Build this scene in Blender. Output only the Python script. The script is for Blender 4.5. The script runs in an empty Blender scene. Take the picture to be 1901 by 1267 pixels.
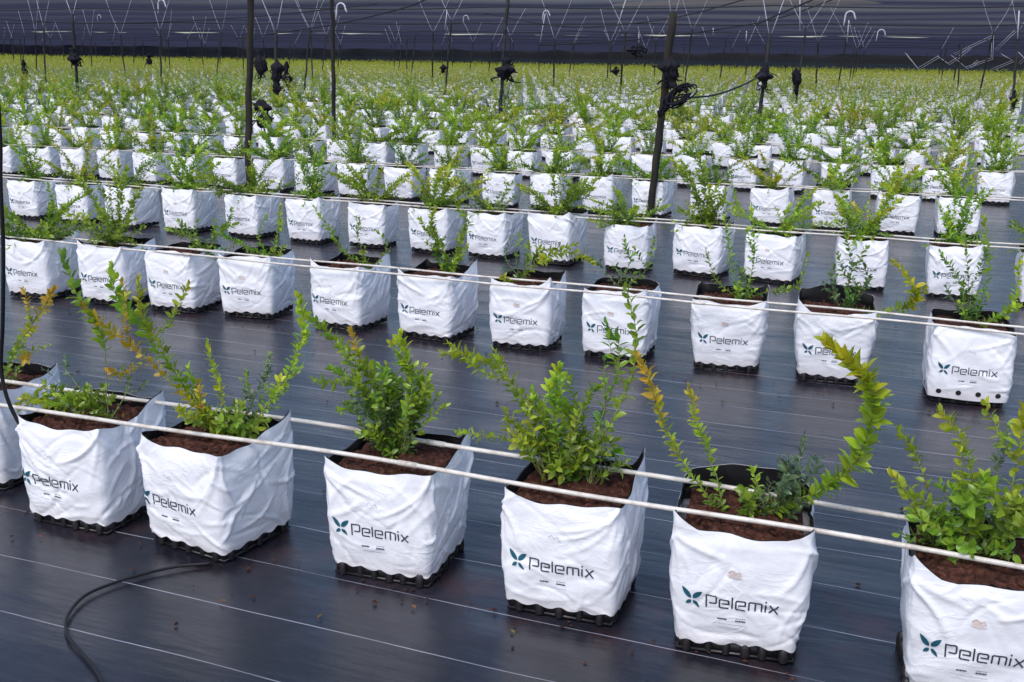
import bpy, math, random
import numpy as np
from mathutils import Matrix, Vector
S = bpy.context.scene
COL = S.collection
# ------------------------------------------------------------------ camera
H = 1.5
FPX, CX, CY = 2000.0, 950.5, 633.5
def _basis(p=14.84, psi=21.5, rho=0.785):
    p, psi, rho = map(math.radians, (p, psi, rho))
    F = np.array([-math.sin(psi)*math.cos(p), math.cos(psi)*math.cos(p), -math.sin(p)])
    r0 = np.array([math.cos(psi), math.sin(psi), 0.0]); u0 = np.cross(r0, F)
    return F, r0*math.cos(rho)+u0*math.sin(rho), u0*math.cos(rho)-r0*math.sin(rho)
CF, CR, CU = _basis()
cam = bpy.data.cameras.new('camera'); co = bpy.data.objects.new('camera', cam); COL.objects.link(co)
cam.sensor_width = 36.0; cam.lens = 36.0*FPX/1901.0; cam.clip_start = 0.05; cam.clip_end = 1500
M4 = Matrix.Identity(4)
for i in range(3):
    M4[i][0] = CR[i]; M4[i][1] = CU[i]; M4[i][2] = -CF[i]
M4[2][3] = H
co.matrix_world = M4
S.camera = co
def ray(x, y): return CF + CR*(x-CX)/FPX - CU*(y-CY)/FPX
def gnd(x, y, z=0.0):
    d = ray(x, y); return np.array([0, 0, H]) + d*((z-H)/d[2])
def onY(x, y, Y):
    d = ray(x, y); return np.array([0, 0, H]) + d*(Y/d[1])
# ------------------------------------------------------------------ light
SUN_EL, SUN_AZ = math.radians(54), math.radians(188)     # azimuth measured clockwise from +Y
S.view_settings.view_transform = 'Standard'; S.view_settings.look = 'None'
S.view_settings.exposure = 0.68; S.view_settings.gamma = 1.0
w = bpy.data.worlds.new('World'); S.world = w; w.use_nodes = True
nt = w.node_tree; nt.nodes.clear()
sk = nt.nodes.new('ShaderNodeTexSky'); sk.sky_type = 'NISHITA'; sk.sun_disc = False
sk.sun_elevation = SUN_EL; sk.sun_rotation = SUN_AZ; sk.dust_density = 2.0; sk.ozone_density = 1.0; sk.air_density = 1.0
bg = nt.nodes.new('ShaderNodeBackground'); bg.inputs[1].default_value = 0.148
wo = nt.nodes.new('ShaderNodeOutputWorld')
nt.links.new(sk.outputs[0], bg.inputs[0]); nt.links.new(bg.outputs[0], wo.inputs[0])
sun = bpy.data.lights.new('sun', 'SUN'); sun.energy = 1.15; sun.angle = math.radians(25); sun.color = (1.0, 0.975, 0.94)
so = bpy.data.objects.new('sun', sun); COL.objects.link(so)
sd = Vector((math.sin(SUN_AZ)*math.cos(SUN_EL), math.cos(SUN_AZ)*math.cos(SUN_EL), math.sin(SUN_EL)))
so.rotation_euler = sd.to_track_quat('Z', 'Y').to_euler()
S.cycles.max_bounces = 6; S.cycles.transparent_max_bounces = 12
# ------------------------------------------------------------------ material helpers
def mat(name, color=(.5, .5, .5), rough=.6, spec=.5):
    m = bpy.data.materials.new(name); m.use_nodes = True
    b = m.node_tree.nodes['Principled BSDF']
    b.inputs['Base Color'].default_value = (*color, 1); b.inputs['Roughness'].default_value = rough
    b.inputs['Specular IOR Level'].default_value = spec
    return m, m.node_tree, b
def N(nt, t, **k):
    n = nt.nodes.new(t)
    for a, v in k.items(): setattr(n, a, v)
    return n
def L(nt, a, b): nt.links.new(a, b)
def noise(nt, vec, scale, detail=4, rough=.55):
    n = N(nt, 'ShaderNodeTexNoise'); n.inputs['Scale'].default_value = scale
    n.inputs['Detail'].default_value = detail; n.inputs['Roughness'].default_value = rough
    if vec is not None: L(nt, vec, n.inputs['Vector'])
    return n
def ramp(nt, fac, stops):
    r = N(nt, 'ShaderNodeValToRGB'); e = r.color_ramp.elements
    while len(e) < len(stops): e.new(.5)
    for i, (p, c) in enumerate(stops):
        e[i].position = p; e[i].color = (*c, 1) if len(c) == 3 else c
    L(nt, fac, r.inputs[0]); return r
def bump(nt, h, b, strength, dist, prev=None):
    n = N(nt, 'ShaderNodeBump'); n.inputs['Strength'].default_value = strength; n.inputs['Distance'].default_value = dist
    L(nt, h, n.inputs['Height'])
    if prev is not None: L(nt, prev.outputs[0], n.inputs['Normal'])
    L(nt, n.outputs[0], b.inputs['Normal']); return n
def mth(nt, op, a, b=None, c=None):
    n = N(nt, 'ShaderNodeMath', operation=op)
    for i, v in enumerate((a, b, c)):
        if v is None: continue
        if isinstance(v, (int, float)): n.inputs[i].default_value = v
        else: L(nt, v, n.inputs[i])
    return n.outputs[0]

# weed mat: woven black ground fabric with pale guide threads every 25.5 cm
def make_mat_ground():
    m, t, b = mat('weed_mat', (.03, .028, .04), .4, .5)
    g = N(t, 'ShaderNodeNewGeometry'); sep = N(t, 'ShaderNodeSeparateXYZ'); L(t, g.outputs['Position'], sep.inputs[0])
    P = g.outputs['Position']
    wob = noise(t, P, 1.1, 2)
    y = mth(t, 'ADD', sep.outputs[1], mth(t, 'MULTIPLY', wob.outputs[0], .03))
    fr = mth(t, 'FRACT', mth(t, 'DIVIDE', mth(t, 'ADD', y, 10*.265-1.855-.012), .265))
    d = mth(t, 'ABSOLUTE', mth(t, 'SUBTRACT', fr, .5))
    brk = noise(t, P, 2.3, 3)
    line = mth(t, 'LESS_THAN', d, .0065)
    line = mth(t, 'MULTIPLY', line, ramp(t, brk.outputs[0], [(.34, (.25,)*3), (.56, (1,)*3)]).outputs[0])
    n1 = noise(t, P, .9, 5); n2 = noise(t, P, 6, 5)
    c1 = ramp(t, n1.outputs[0], [(.3, (.007, .0075, .012)), (.7, (.018, .0185, .028))])
    c2 = ramp(t, n2.outputs[0], [(.45, (0, 0, 0)), (.8, (.012, .011, .014))])
    add = N(t, 'ShaderNodeMix', data_type='RGBA', blend_type='ADD'); add.inputs[0].default_value = 1
    L(t, c1.outputs[0], add.inputs[6]); L(t, c2.outputs[0], add.inputs[7])
    # reddish substrate dust, blotchy, strongest in the bag rows
    fr2 = mth(t, 'FRACT', mth(t, 'DIVIDE', mth(t, 'ADD', sep.outputs[1], -2.70+2.46*10.5), 2.46))
    rowd = mth(t, 'ABSOLUTE', mth(t, 'SUBTRACT', fr2, .5))
    rm = ramp(t, rowd, [(.05, (1,)*3), (.16, (.0,)*3)])
    nb = noise(t, P, 5.5, 6, .65); nbr = ramp(t, nb.outputs[0], [(.47, (0,)*3), (.66, (1,)*3)])
    fd = mth(t, 'MULTIPLY', rm.outputs[0], nbr.outputs[0])
    mx = N(t, 'ShaderNodeMix', data_type='RGBA'); L(t, mth(t, 'MULTIPLY', fd, .38), mx.inputs[0]); L(t, add.outputs[2], mx.inputs[6])
    mx.inputs[7].default_value = (.065, .022, .018, 1)
    mx2 = N(t, 'ShaderNodeMix', data_type='RGBA'); L(t, line, mx2.inputs[0]); L(t, mx.outputs[2], mx2.inputs[6])
    mx2.inputs[7].default_value = (.30, .29, .34, 1)
    L(t, mx2.outputs[2], b.inputs['Base Color'])
    # streaky roughness: scuffed and wiped film
    mp = N(t, 'ShaderNodeMapping'); mp.inputs['Scale'].default_value = (1.2, 9, 1); L(t, P, mp.inputs[0])
    ns = noise(t, mp.outputs[0], 1.0, 6, .6)
    rr = ramp(t, ns.outputs[0], [(.3, (.18,)*3), (.72, (.32,)*3)]); nwt = noise(t, P, 1.7, 5, .6); wet = ramp(t, nwt.outputs[0], [(.52, (0,)*3), (.64, (1,)*3)])
    mr = N(t, 'ShaderNodeMix', data_type='FLOAT'); L(t, wet.outputs[0], mr.inputs[0]); L(t, rr.outputs[0], mr.inputs[2]); mr.inputs[3].default_value = .17
    L(t, mr.outputs[0], b.inputs['Roughness'])
    wv = N(t, 'ShaderNodeTexWave', bands_direction='X'); wv.inputs['Scale'].default_value = 90; L(t, P, wv.inputs[0])
    wv2 = N(t, 'ShaderNodeTexWave', bands_direction='Y'); wv2.inputs['Scale'].default_value = 90; L(t, P, wv2.inputs[0])
    b1 = bump(t, mth(t, 'ADD', wv.outputs[1], wv2.outputs[1]), b, .12, .0008)
    mp2 = N(t, 'ShaderNodeMapping'); mp2.inputs['Scale'].default_value = (.7, 3.2, 1); L(t, P, mp2.inputs[0])
    nw = noise(t, mp2.outputs[0], 1.6, 4, .55)
    bump(t, nw.outputs[0], b, .20, .05, b1)
    return m
M_MAT = make_mat_ground()
# white outer film
M_BAG, t, b = mat('white_film', (.80, .80, .84), .33, .5)
tc = N(t, 'ShaderNodeTexCoord'); oi = N(t, 'ShaderNodeObjectInfo')
va = N(t, 'ShaderNodeVectorMath', operation='ADD'); L(t, tc.outputs['Object'], va.inputs[0])
sc_ = N(t, 'ShaderNodeVectorMath', operation='SCALE'); sc_.inputs[3].default_value = 13; L(t, oi.outputs['Random'], sc_.inputs[0]); L(t, sc_.outputs[0], va.inputs[1])
n1 = noise(t, va.outputs[0], 9, 5, .6); n2 = noise(t, va.outputs[0], 38, 4, .6)
c = ramp(t, n1.outputs[0], [(.28, (.70, .70, .75)), (.6, (.80, .80, .845))])
sp = N(t, 'ShaderNodeSeparateXYZ'); L(t, tc.outputs['Object'], sp.inputs[0])
dz = ramp(t, mth(t, 'ADD', sp.outputs[2], mth(t, 'MULTIPLY', n2.outputs[0], .05)), [(.055, (1,)*3), (.11, (0,)*3)])
mx = N(t, 'ShaderNodeMix', data_type='RGBA'); L(t, mth(t, 'MULTIPLY', dz.outputs[0], .35), mx.inputs[0]); L(t, c.outputs[0], mx.inputs[6]); mx.inputs[7].default_value = (.42, .34, .33, 1)
L(t, mx.outputs[2], b.inputs['Base Color'])
b1 = bump(t, n1.outputs[0], b, .45, .012)
mpc = N(t, 'ShaderNodeMapping'); mpc.inputs['Scale'].default_value = (1, 1, 1.9); mpc.inputs['Rotation'].default_value = (.5, .6, 0); L(t, va.outputs[0], mpc.inputs[0])
n3 = noise(t, mpc.outputs[0], 8.5, 3, .5); n3.inputs['Distortion'].default_value = 1.4
rid = mth(t, 'POWER', mth(t, 'SUBTRACT', 1.0, mth(t, 'ABSOLUTE', mth(t, 'MULTIPLY_ADD', n3.outputs[0], 2.0, -1.0))), 7.0)
msk = ramp(t, noise(t, va.outputs[0], 4.5, 2).outputs[0], [(.42, (.0,)*3), (.62, (1,)*3)])
b2 = bump(t, mth(t, 'MULTIPLY', rid, msk.outputs[0]), b, .20, .006, b1); bump(t, n2.outputs[0], b, .25, .002, b2)
M_BLACKFILM, t, b = mat('black_film_lining', (.012, .012, .014), .35, .5)
M_INK, t, b = mat('dark_ink', (.035, .045, .065), .5, .3)
M_TEAL, t, b = mat('teal_ink', (.010, .085, .125), .45, .4)
M_GREYINK, t, b = mat('grey_ink', (.36, .36, .40), .5, .3)
M_BEIGE, t, b = mat('beige_ink', (.66, .54, .50), .5, .3)
M_TRAY, t, b = mat('black_tray', (.016, .013, .014), .42, .5)
tc = N(t, 'ShaderNodeTexCoord'); n1 = noise(t, tc.outputs['Object'], 30, 5)
L(t, ramp(t, n1.outputs[0], [(.5, (.009, .008, .010)), (.8, (.045, .018, .016))]).outputs[0], b.inputs['Base Color']); bump(t, n1.outputs[0], b, .5, .004)
M_SOIL, t, b = mat('coir_substrate', (.08, .03, .02), .9, .2)
g = N(t, 'ShaderNodeNewGeometry'); n1 = noise(t, g.outputs['Position'], 60, 6, .7)
L(t, ramp(t, n1.outputs[0], [(.3, (.012, .005, .004)), (.5, (.060, .021, .014)), (.78, (.19, .08, .05))]).outputs[0], b.inputs['Base Color']); bump(t, n1.outputs[0], b, 1, .012)
M_PIPE, t, b = mat('cream_pipe', (.74, .71, .66), .4, .5)
g = N(t, 'ShaderNodeNewGeometry'); n1 = noise(t, g.outputs['Position'], 14, 5, .7)
L(t, ramp(t, n1.outputs[0], [(.3, (.36, .30, .26)), (.5, (.58, .54, .50)), (.7, (.70, .67, .62))]).outputs[0], b.inputs['Base Color'])
M_HOSE, t, b = mat('black_hose', (.008, .008, .011), .5, .3)
M_STEM, t, b = mat('stem', (.20, .17, .06), .6, .3)
g = N(t, 'ShaderNodeNewGeometry'); n1 = noise(t, g.outputs['Position'], 25, 3)
L(t, ramp(t, n1.outputs[0], [(.35, (.16, .10, .05)), (.6, (.22, .27, .08))]).outputs[0], b.inputs['Base Color'])
M_LEAF = bpy.data.materials.new('leaf'); M_LEAF.use_nodes = True
t = M_LEAF.node_tree; b = t.nodes['Principled BSDF']; at = N(t, 'ShaderNodeAttribute', attribute_name='Col')
oi = N(t, 'ShaderNodeObjectInfo'); hs = N(t, 'ShaderNodeHueSaturation')
L(t, mth(t, 'MULTIPLY_ADD', oi.outputs['Random'], .03, .485), hs.inputs['Hue']); L(t, mth(t, 'MULTIPLY_ADD', oi.outputs['Random'], .3, .9), hs.inputs['Value'])
L(t, at.outputs['Color'], hs.inputs['Color']); L(t, hs.outputs[0], b.inputs['Base Color'])
b.inputs['Roughness'].default_value = .33; b.inputs['Specular IOR Level'].default_value = .6
tr = N(t, 'ShaderNodeBsdfTranslucent'); L(t, hs.outputs[0], tr.inputs[0]); ms = N(t, 'ShaderNodeMixShader'); ms.inputs[0].default_value = .45
L(t, b.outputs[0], ms.inputs[1]); L(t, tr.outputs[0], ms.inputs[2]); L(t, ms.outputs[0], t.nodes['Material Output'].inputs[0])
M_POST, t, b = mat('weathered_post', (.03, .026, .022), .8, .3)
g = N(t, 'ShaderNodeNewGeometry'); mp = N(t, 'ShaderNodeMapping'); mp.inputs['Scale'].default_value = (14, 14, 2.2); L(t, g.outputs['Position'], mp.inputs[0]); n1 = noise(t, mp.outputs[0], 1, 6, .65)
L(t, ramp(t, n1.outputs[0], [(.3, (.007, .007, .009)), (.5, (.018, .016, .013)), (.66, (.045, .032, .018)), (.85, (.07, .075, .03))]).outputs[0], b.inputs['Base Color']); bump(t, n1.outputs[0], b, .8, .01)
M_DPOST, t, b = mat('dark_post', (.018, .018, .026), .7, .3)
g = N(t, 'ShaderNodeNewGeometry'); n1 = noise(t, g.outputs['Position'], 5, 4)
L(t, ramp(t, n1.outputs[0], [(.4, (.012, .012, .018)), (.7, (.045, .04, .035))]).outputs[0], b.inputs['Base Color'])
M_WIRE, t, b = mat('dark_wire', (.012, .012, .02), .6, .3)
M_CORD, t, b = mat('white_cord', (.42, .43, .50), .5, .4)
M_BUNDLE, t, b = mat('black_net', (.010, .010, .016), .85, .2)
def net_mat(name, thr, cols):
    m = bpy.data.materials.new(name); m.use_nodes = True; t = m.node_tree; t.nodes.remove(t.nodes['Principled BSDF'])
    g = N(t, 'ShaderNodeNewGeometry'); P = g.outputs['Position']
    dp = N(t, 'ShaderNodeVectorMath', operation='DOT_PRODUCT'); L(t, g.outputs['Normal'], dp.inputs[0]); L(t, g.outputs['Incoming'], dp.inputs[1])
    cs = mth(t, 'MAXIMUM', mth(t, 'ABSOLUTE', dp.outputs['Value']), .02)
    T = mth(t, 'POWER', thr, mth(t, 'DIVIDE', 1.0, cs))      # a woven net closes up when seen edge-on
    mp = N(t, 'ShaderNodeMapping'); mp.inputs['Scale'].default_value = (.05, .9, .9); L(t, P, mp.inputs[0]); n1 = noise(t, mp.outputs[0], 1, 6, .6)
    c = ramp(t, n1.outputs[0], cols)
    df = N(t, 'ShaderNodeBsdfDiffuse'); tl = N(t, 'ShaderNodeBsdfTranslucent'); L(t, c.outputs[0], df.inputs[0]); L(t, c.outputs[0], tl.inputs[0])
    m1 = N(t, 'ShaderNodeMixShader'); m1.inputs[0].default_value = .5; L(t, df.outputs[0], m1.inputs[1]); L(t, tl.outputs[0], m1.inputs[2])
    tp = N(t, 'ShaderNodeBsdfTransparent'); m2 = N(t, 'ShaderNodeMixShader'); L(t, T, m2.inputs[0]); L(t, m1.outputs[0], m2.inputs[1]); L(t, tp.outputs[0], m2.inputs[2])
    L(t, m2.outputs[0], t.nodes['Material Output'].inputs[0]); return m
M_NETSLOPE = net_mat('sloping_net', .08, [(.35, (.050, .053, .088)), (.65, (.066, .069, .112))])
M_NET = net_mat('shade_net', .83, [(.35, (.046, .049, .080)), (.65, (.070, .073, .115))])
M_NETPALE = net_mat('light_gap_net', .80, [(.35, (.13, .12, .12)), (.65, (.26, .24, .23))])  # paler colour painted for the light opening in the roof net
M_NETDARK = net_mat('dark_net', .05, [(.35, (.016, .015, .030)), (.65, (.032, .030, .052))])

# ------------------------------------------------------------------ mesh helpers
def tag(o, label=None, cat=None, group=None, kind=None):
    if label: o['label'] = label
    if cat: o['category'] = cat
    if group: o['group'] = group
    if kind: o['kind'] = kind
    return o
def link(name, me, parent=None, loc=None):
    o = bpy.data.objects.new(name, me); COL.objects.link(o)
    if parent is not None: o.parent = parent
    if loc is not None: o.location = loc
    return o
def empty(name, loc, rz=0):
    o = bpy.data.objects.new(name, None); COL.objects.link(o); o.location = loc; o.rotation_euler = (0, 0, rz); o.empty_display_size = .1
    return o
class MB:
    """collects vertices, faces, colours, material slots"""
    def __init__(s): s.v = []; s.f = []; s.m = []; s.c = []; s.n = 0; s.hascol = False
    def add(s, V, F, mi=0, col=None):
        V = np.asarray(V, float).reshape(-1, 3)
        s.v.append(V); s.f += [tuple(i+s.n for i in f) for f in F]; s.m += [mi]*len(F)
        s.c.append(np.tile(col if col is not None else (1, 1, 1), (len(V), 1)) if col is None or np.ndim(col) == 1 else np.asarray(col)); s.n += len(V)
        if col is not None: s.hascol = True
    def mesh(s, name, mats, smooth=True):
        me = bpy.data.meshes.new(name); V = np.vstack(s.v)
        me.from_pydata(V.tolist(), [], s.f)
        for m in mats: me.materials.append(m)
        me.polygons.foreach_set('material_index', np.array(s.m, dtype=np.int32))
        me.polygons.foreach_set('use_smooth', np.full(len(s.f), smooth))
        if s.hascol:
            ca = me.color_attributes.new('Col', 'FLOAT_COLOR', 'POINT')
            ca.data.foreach_set('color', np.hstack([np.vstack(s.c), np.ones((len(V), 1))]).astype(np.float32).ravel())
        me.update(); return me
def tube(mb, P, R, n=8, mi=0, col=None, caps=True):
    P = np.asarray(P, float); k = len(P); R = np.broadcast_to(R, (k,))
    T = np.gradient(P, axis=0); T /= np.linalg.norm(T, axis=1)[:, None]+1e-12
    up = np.array([0, 0, 1.]) if abs(T[0][2]) < .9 else np.array([1., 0, 0]); V = []
    a = np.linspace(0, 2*np.pi, n, endpoint=False); u = np.cross(T[0], up); u /= np.linalg.norm(u)
    for i in range(k):
        u = u - T[i]*(u@T[i]); u /= np.linalg.norm(u)+1e-12; v = np.cross(T[i], u)
        V.append(P[i]+R[i]*(np.cos(a)[:, None]*u+np.sin(a)[:, None]*v))
    F = [(i*n+j, i*n+(j+1) % n, (i+1)*n+(j+1) % n, (i+1)*n+j) for i in range(k-1) for j in range(n)]
    if caps: F += [tuple(range(n-1, -1, -1)), tuple((k-1)*n+j for j in range(n))]
    mb.add(np.vstack(V), F, mi, col)
def spline(P, n):
    P = np.asarray(P, float)
    if len(P) < 3:
        s = np.linspace(0, 1, n)[:, None]; return P[0]*(1-s)+P[-1]*s
    Q = np.vstack([2*P[0]-P[1], P, 2*P[-1]-P[-2]]); out = []
    ts = np.linspace(0, len(P)-1-1e-9, n)
    for t_ in ts:
        i = int(t_); u = t_-i; a, b_, c_, d_ = Q[i], Q[i+1], Q[i+2], Q[i+3]
        out.append(.5*((2*b_)+(-a+c_)*u+(2*a-5*b_+4*c_-d_)*u*u+(-a+3*b_-3*c_+d_)*u**3))
    return np.array(out)
def grid(nx, ny): return [(j*nx+i, j*nx+i+1, (j+1)*nx+i+1, (j+1)*nx+i) for j in range(ny-1) for i in range(nx-1)]

# ------------------------------------------------------------------ grow bag surface
HB = .031      # height of tray below the film
class Bag:
    def __init__(s, seed, hb=.158, ht=.168, ears=(.03, .012, .06, .03), back=.012, sag=.012, holes=False, logo=0.0, top=.338, flare=(0, 0), ncre=60, pic=None):
        s.rg = np.random.default_rng(seed); r = s.rg
        s.hb, s.ht, s.ears, s.back, s.sag, s.holes, s.logo, s.top, s.flare = hb, ht, ears, back, sag, holes, logo, top, flare
        C = []
        for i in range(ncre):
            u = r.uniform(0, 4); z = r.uniform(.02, .33)
            side = int(u)
            ang = r.normal(0, .35) if z < .1 else r.normal([-.25, .75, .2, -.7][side], .35)
            if r.random() < .25: ang = r.uniform(-1.5, 1.5)
            if side == 0 and r.random() < .45 and z > .2: ang = r.choice([-1, 1])*r.uniform(.5, 1.1)
            am = r.uniform(.0015, .0050)*(1.4 if side == 1 else .8)*(-1 if r.random() < .45 else 1)
            C.append((u*.33, z, ang, r.uniform(.03, .12), r.uniform(.0035, .0095), am))
        # pulled folds fanning from the upper corners
        for cu in (0, 1, 2, 3):
            for k in range(4):
                a = r.uniform(-1.35, -.35); 
                if r.random() < .5: a = -math.pi-a
                C.append((cu*.33+math.cos(a)*.07, .33+math.sin(a)*.07, a, r.uniform(.06, .13), r.uniform(.005, .009), r.uniform(.003, .0062)))
        s.pic = pic; s.C = C; s.ph = r.uniform(0, 6.28, 8)
    def rim(s, u):
        u = np.mod(u, 4); z = np.full_like(u, s.top)
        for k, e in enumerate(s.ears):
            d = u-k; d = d-4*np.round(d/4); wl, wr = ((.3, .2), (.2, .3), (.62, .13), (.13, .5))[k]
            z = z+e*np.maximum(0, 1-np.where(d < 0, -d/wl, d/wr))**1.2
        fr = (u < 1); z = z-fr*s.sag*np.sin(np.pi*np.clip(u, 0, 1))**1
        bk = (u > 2) & (u < 3); z = z+bk*s.back*np.sin(np.pi*np.clip(u-2, 0, 1))**.8; sd_ = ((u > 1) & (u < 2)) | (u > 3); z = z-sd_*.012*np.sin(np.pi*np.mod(u, 1))
        return z+.004*np.sin(u*7+s.ph[0])+.0025*np.sin(u*17+s.ph[1])
    def low(s, u):
        n = 5.0 if not s.holes else 4.0
        f = np.abs(np.sin(np.pi*(u*n+.1*np.sin(s.ph[2]+u*3))))
        return HB*(.95 if not s.holes else .8)+ (0.009*(f**2.5) if not s.holes else 0.0)+.003*np.sin(u*5+s.ph[3])
    def pos(s, u, z, off=0.0):
        """u: side coordinate 0..4, z: height; returns xyz on the film"""
        u = np.asarray(u, float); z = np.asarray(z, float); um = np.mod(u, 4); k = np.floor(um).astype(int) % 4; f = (um-np.floor(um))*2-1
        sx = np.choose(k, [f, 1+0*f, -f, -1+0*f]); sy = np.choose(k, [-1+0*f, f, 1+0*f, -f])
        n = 11.0; q = (np.abs(sx)**n+np.abs(sy)**n)**(1/n); sx, sy = sx/q, sy/q
        zt = np.clip(z/.335, 0, 1.3)
        a = s.hb+(s.ht-s.hb)*zt+.007*np.sin(np.pi*np.clip(zt, 0, 1))
        mid = np.cos(f*np.pi/2)
        blg = .006*mid*np.sin(np.pi*np.clip(zt*.9, 0, 1))
        ax = a*(1+s.flare[0]*zt**2/s.ht); 
        gx = np.abs(sx)**(n-1)*np.sign(sx); gy = np.abs(sy)**(n-1)*np.sign(sy); gl = np.sqrt(gx*gx+gy*gy)+1e-9; nx, ny = gx/gl, gy/gl
        # the empty film above the substrate leans in along the sides and out at the ears
        over = np.clip((z-.315)/.06, 0, 2)
        lean = -.012*over*mid
        pu, pz = um*.33, z; wv = np.zeros_like(pu)
        for (cu, cz, an, ln, wd, am) in s.C:
            du = pu-cu; du = du-1.32*np.round(du/1.32); dv = pz-cz
            l = du*math.cos(an)+dv*math.sin(an); d = -du*math.sin(an)+dv*math.cos(an)
            d = d+.25*l*l/ln*math.sin(cu*50)
            e = np.exp(-(l/ln)**4)*np.exp(-(d/wd)**2)
            wv += am*e
        wv += .0022*np.sin(pu*26+s.ph[4]+6*np.sin(pz*9+s.ph[5]))*np.sin(pz*19+s.ph[6])
        dd = blg+lean+wv+off
        return np.stack([sx*ax+nx*dd+.3*nx*np.abs(sy)**6*0, sy*a+ny*dd, z], -1)
    def build(s, mb, nu=176, nv=44, logo=True):
        u = np.linspace(0, 4, nu, endpoint=False); v = np.linspace(0, 1, nv)
        U, V = np.meshgrid(u, v); Z = s.low(U)+(s.rim(U)-s.low(U))*V
        P = s.pos(U, Z); F = [(j*nu+i, j*nu+(i+1) % nu, (j+1)*nu+(i+1) % nu, (j+1)*nu+i) for j in range(nv-1) for i in range(nu)]
        mb.add(P.reshape(-1, 3), F, 0)
        nv2 = 14; v2 = np.linspace(0, 1, nv2); U, V = np.meshgrid(u, v2); R = s.rim(U); Z = R+.0005+(.290-R)*V
        P = s.pos(U, Z, -.0045); F = [(j*nu+i, (j+1)*nu+i, (j+1)*nu+(i+1) % nu, j*nu+(i+1) % nu) for j in range(nv2-1) for i in range(nu)]
        mb.add(P.reshape(-1, 3), F, 1)
        # underside closing the film
        a = s.hb-.012; mb.add([(-a, -a, HB+.012), (a, -a, HB+.012), (a, a, HB+.012), (-a, a, HB+.012)], [(0, 3, 2, 1)], 1)
        if s.holes:
            for side in range(4):
                for k in range(4):
                    s.disc(mb, side+.14+k*.24, .056, .0115, 1)
        if logo: s.print_logo(mb)
    def pq(s, um, zm, off=.0016): return s.pos(.5+s.logo+np.asarray(um)/.33, np.asarray(zm), off)
    def disc(s, mb, u, z, r, mi):
        a = np.linspace(0, 2*np.pi, 14, endpoint=False)
        P = s.pos(u+np.r_[0, np.cos(a)*r/.33], z+np.r_[0, np.sin(a)*r], .0018); mb.add(P, [(0, 1+i, 1+(i+1) % 14) for i in range(14)], mi)
    def stroke(s, mb, pts, th, mi, off=.0016, closed=False):
        Q = []
        for a, b_ in zip(pts[:-1], pts[1:]):
            a = np.array(a, float); b_ = np.array(b_, float); n = max(1, int(np.ceil(np.linalg.norm(b_-a)/.006)))
            for i in range(n): Q.append(a+(b_-a)*i/n)
        Q.append(np.array(pts[-1], float)); Q = np.array(Q); k = len(Q); Lf = []; Rt = []
        for i in range(k):
            d0 = Q[i]-Q[i-1] if i else Q[1]-Q[0]; d1 = Q[i+1]-Q[i] if i < k-1 else d0
            d0 = d0/(np.linalg.norm(d0)+1e-9); d1 = d1/(np.linalg.norm(d1)+1e-9)
            n0 = np.array([-d0[1], d0[0]]); n1 = np.array([-d1[1], d1[0]]); m = n0+n1; m /= np.linalg.norm(m)+1e-9; sc = min(1.6, 1/max(.4, m@n0))
            Lf.append(Q[i]+m*th/2*sc); Rt.append(Q[i]-m*th/2*sc)
        W = np.array(Lf+Rt); P = s.pq(W[:, 0], W[:, 1], off); mb.add(P, [(i, i+k, i+1+k, i+1) for i in range(k-1)], mi)
    def petal(s, mb, c, tip, wd, mi, off=.0018):
        c = np.array(c); tip = np.array(tip); d = tip-c; nrm = np.array([-d[1], d[0]])/np.linalg.norm(d); n = 7; W = []
        for i in range(n+1):
            f = i/n; w_ = wd*(math.sin(math.pi*f**.8))**.8 if 0 < f < 1 else 0
            m = c+d*f; W += [m+nrm*w_*.55, m-nrm*w_*.45]
        W = np.array(W); mb.add(s.pq(W[:, 0], W[:, 1], off), [(2*i, 2*i+1, 2*i+3, 2*i+2) for i in range(n)], mi)
    def print_logo(s, mb):
        zc = .160; q = .0236; th = .0038
        ex, ez = -.112, zc+.004
        s.petal(mb, (ex-.001, ez-.001), (ex-.023, ez+.031), .013, 3); s.petal(mb, (ex+.003, ez+.000), (ex+.026, ez+.023), .014, 3)
        s.petal(mb, (ex-.001, ez-.006), (ex-.015, ez-.018), .010, 3); s.petal(mb, (ex+.003, ez-.006), (ex+.019, ez-.026), .009, 3)
        x = -.076; z0 = zc-.014
        def sh(pts): return [(x+a*q, z0+b_*q) for a, b_ in pts]
        def st(*pts, o=.0016): s.stroke(mb, sh(pts), th, 2, o)
        e = [(.95, 0), (.1, 0), (0, .1), (0, .9), (.1, 1), (.85, 1), (.95, .9), (.95, .5), (.24, .5)]
        st((0, -.12), (0, 1.35), (.92, 1.35), (1.02, 1.25), (1.02, .55), (.92, .45), (.3, .45)); x += 1.36*q
        st(*e); x += 1.30*q
        st((0, 0), (0, 1.4)); x += .38*q
        st(*e); x += 1.33*q
        st((0, 0), (0, .9), (.1, 1), (1.2, 1), (1.3, .9), (1.3, 0)); st((.65, .88), (.65, 0)); x += 1.68*q
        st((0, 0), (0, .98)); st((0, 1.2), (0, 1.4)); x += .38*q
        st((0, 0), (.9, 1)); st((0, 1), (.9, 0), o=.0019)
        # small print and picture above the word
        for (cx, cz, wd) in ((-.036, .113, .024), (.010, .111, .026)):
            r = random.Random(5)
            for i in range(6):
                a = cx-wd/2+wd*i/6; s.stroke(mb, [(a, cz), (a+wd/7.5, cz+r.uniform(-.0008, .0008))], .0036 if i % 2 else .0048, 2)
            
        for i in range(5): s.stroke(mb, [(-.002+i*.005, .1185), (.0015+i*.005, .1185)], .0015, 2)
        for i in range(12): s.stroke(mb, [(-.045+i*.006, .0985), (-.0405+i*.006, .0985)], .0013, 4)
        cx, cz = -.012, .244
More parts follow.
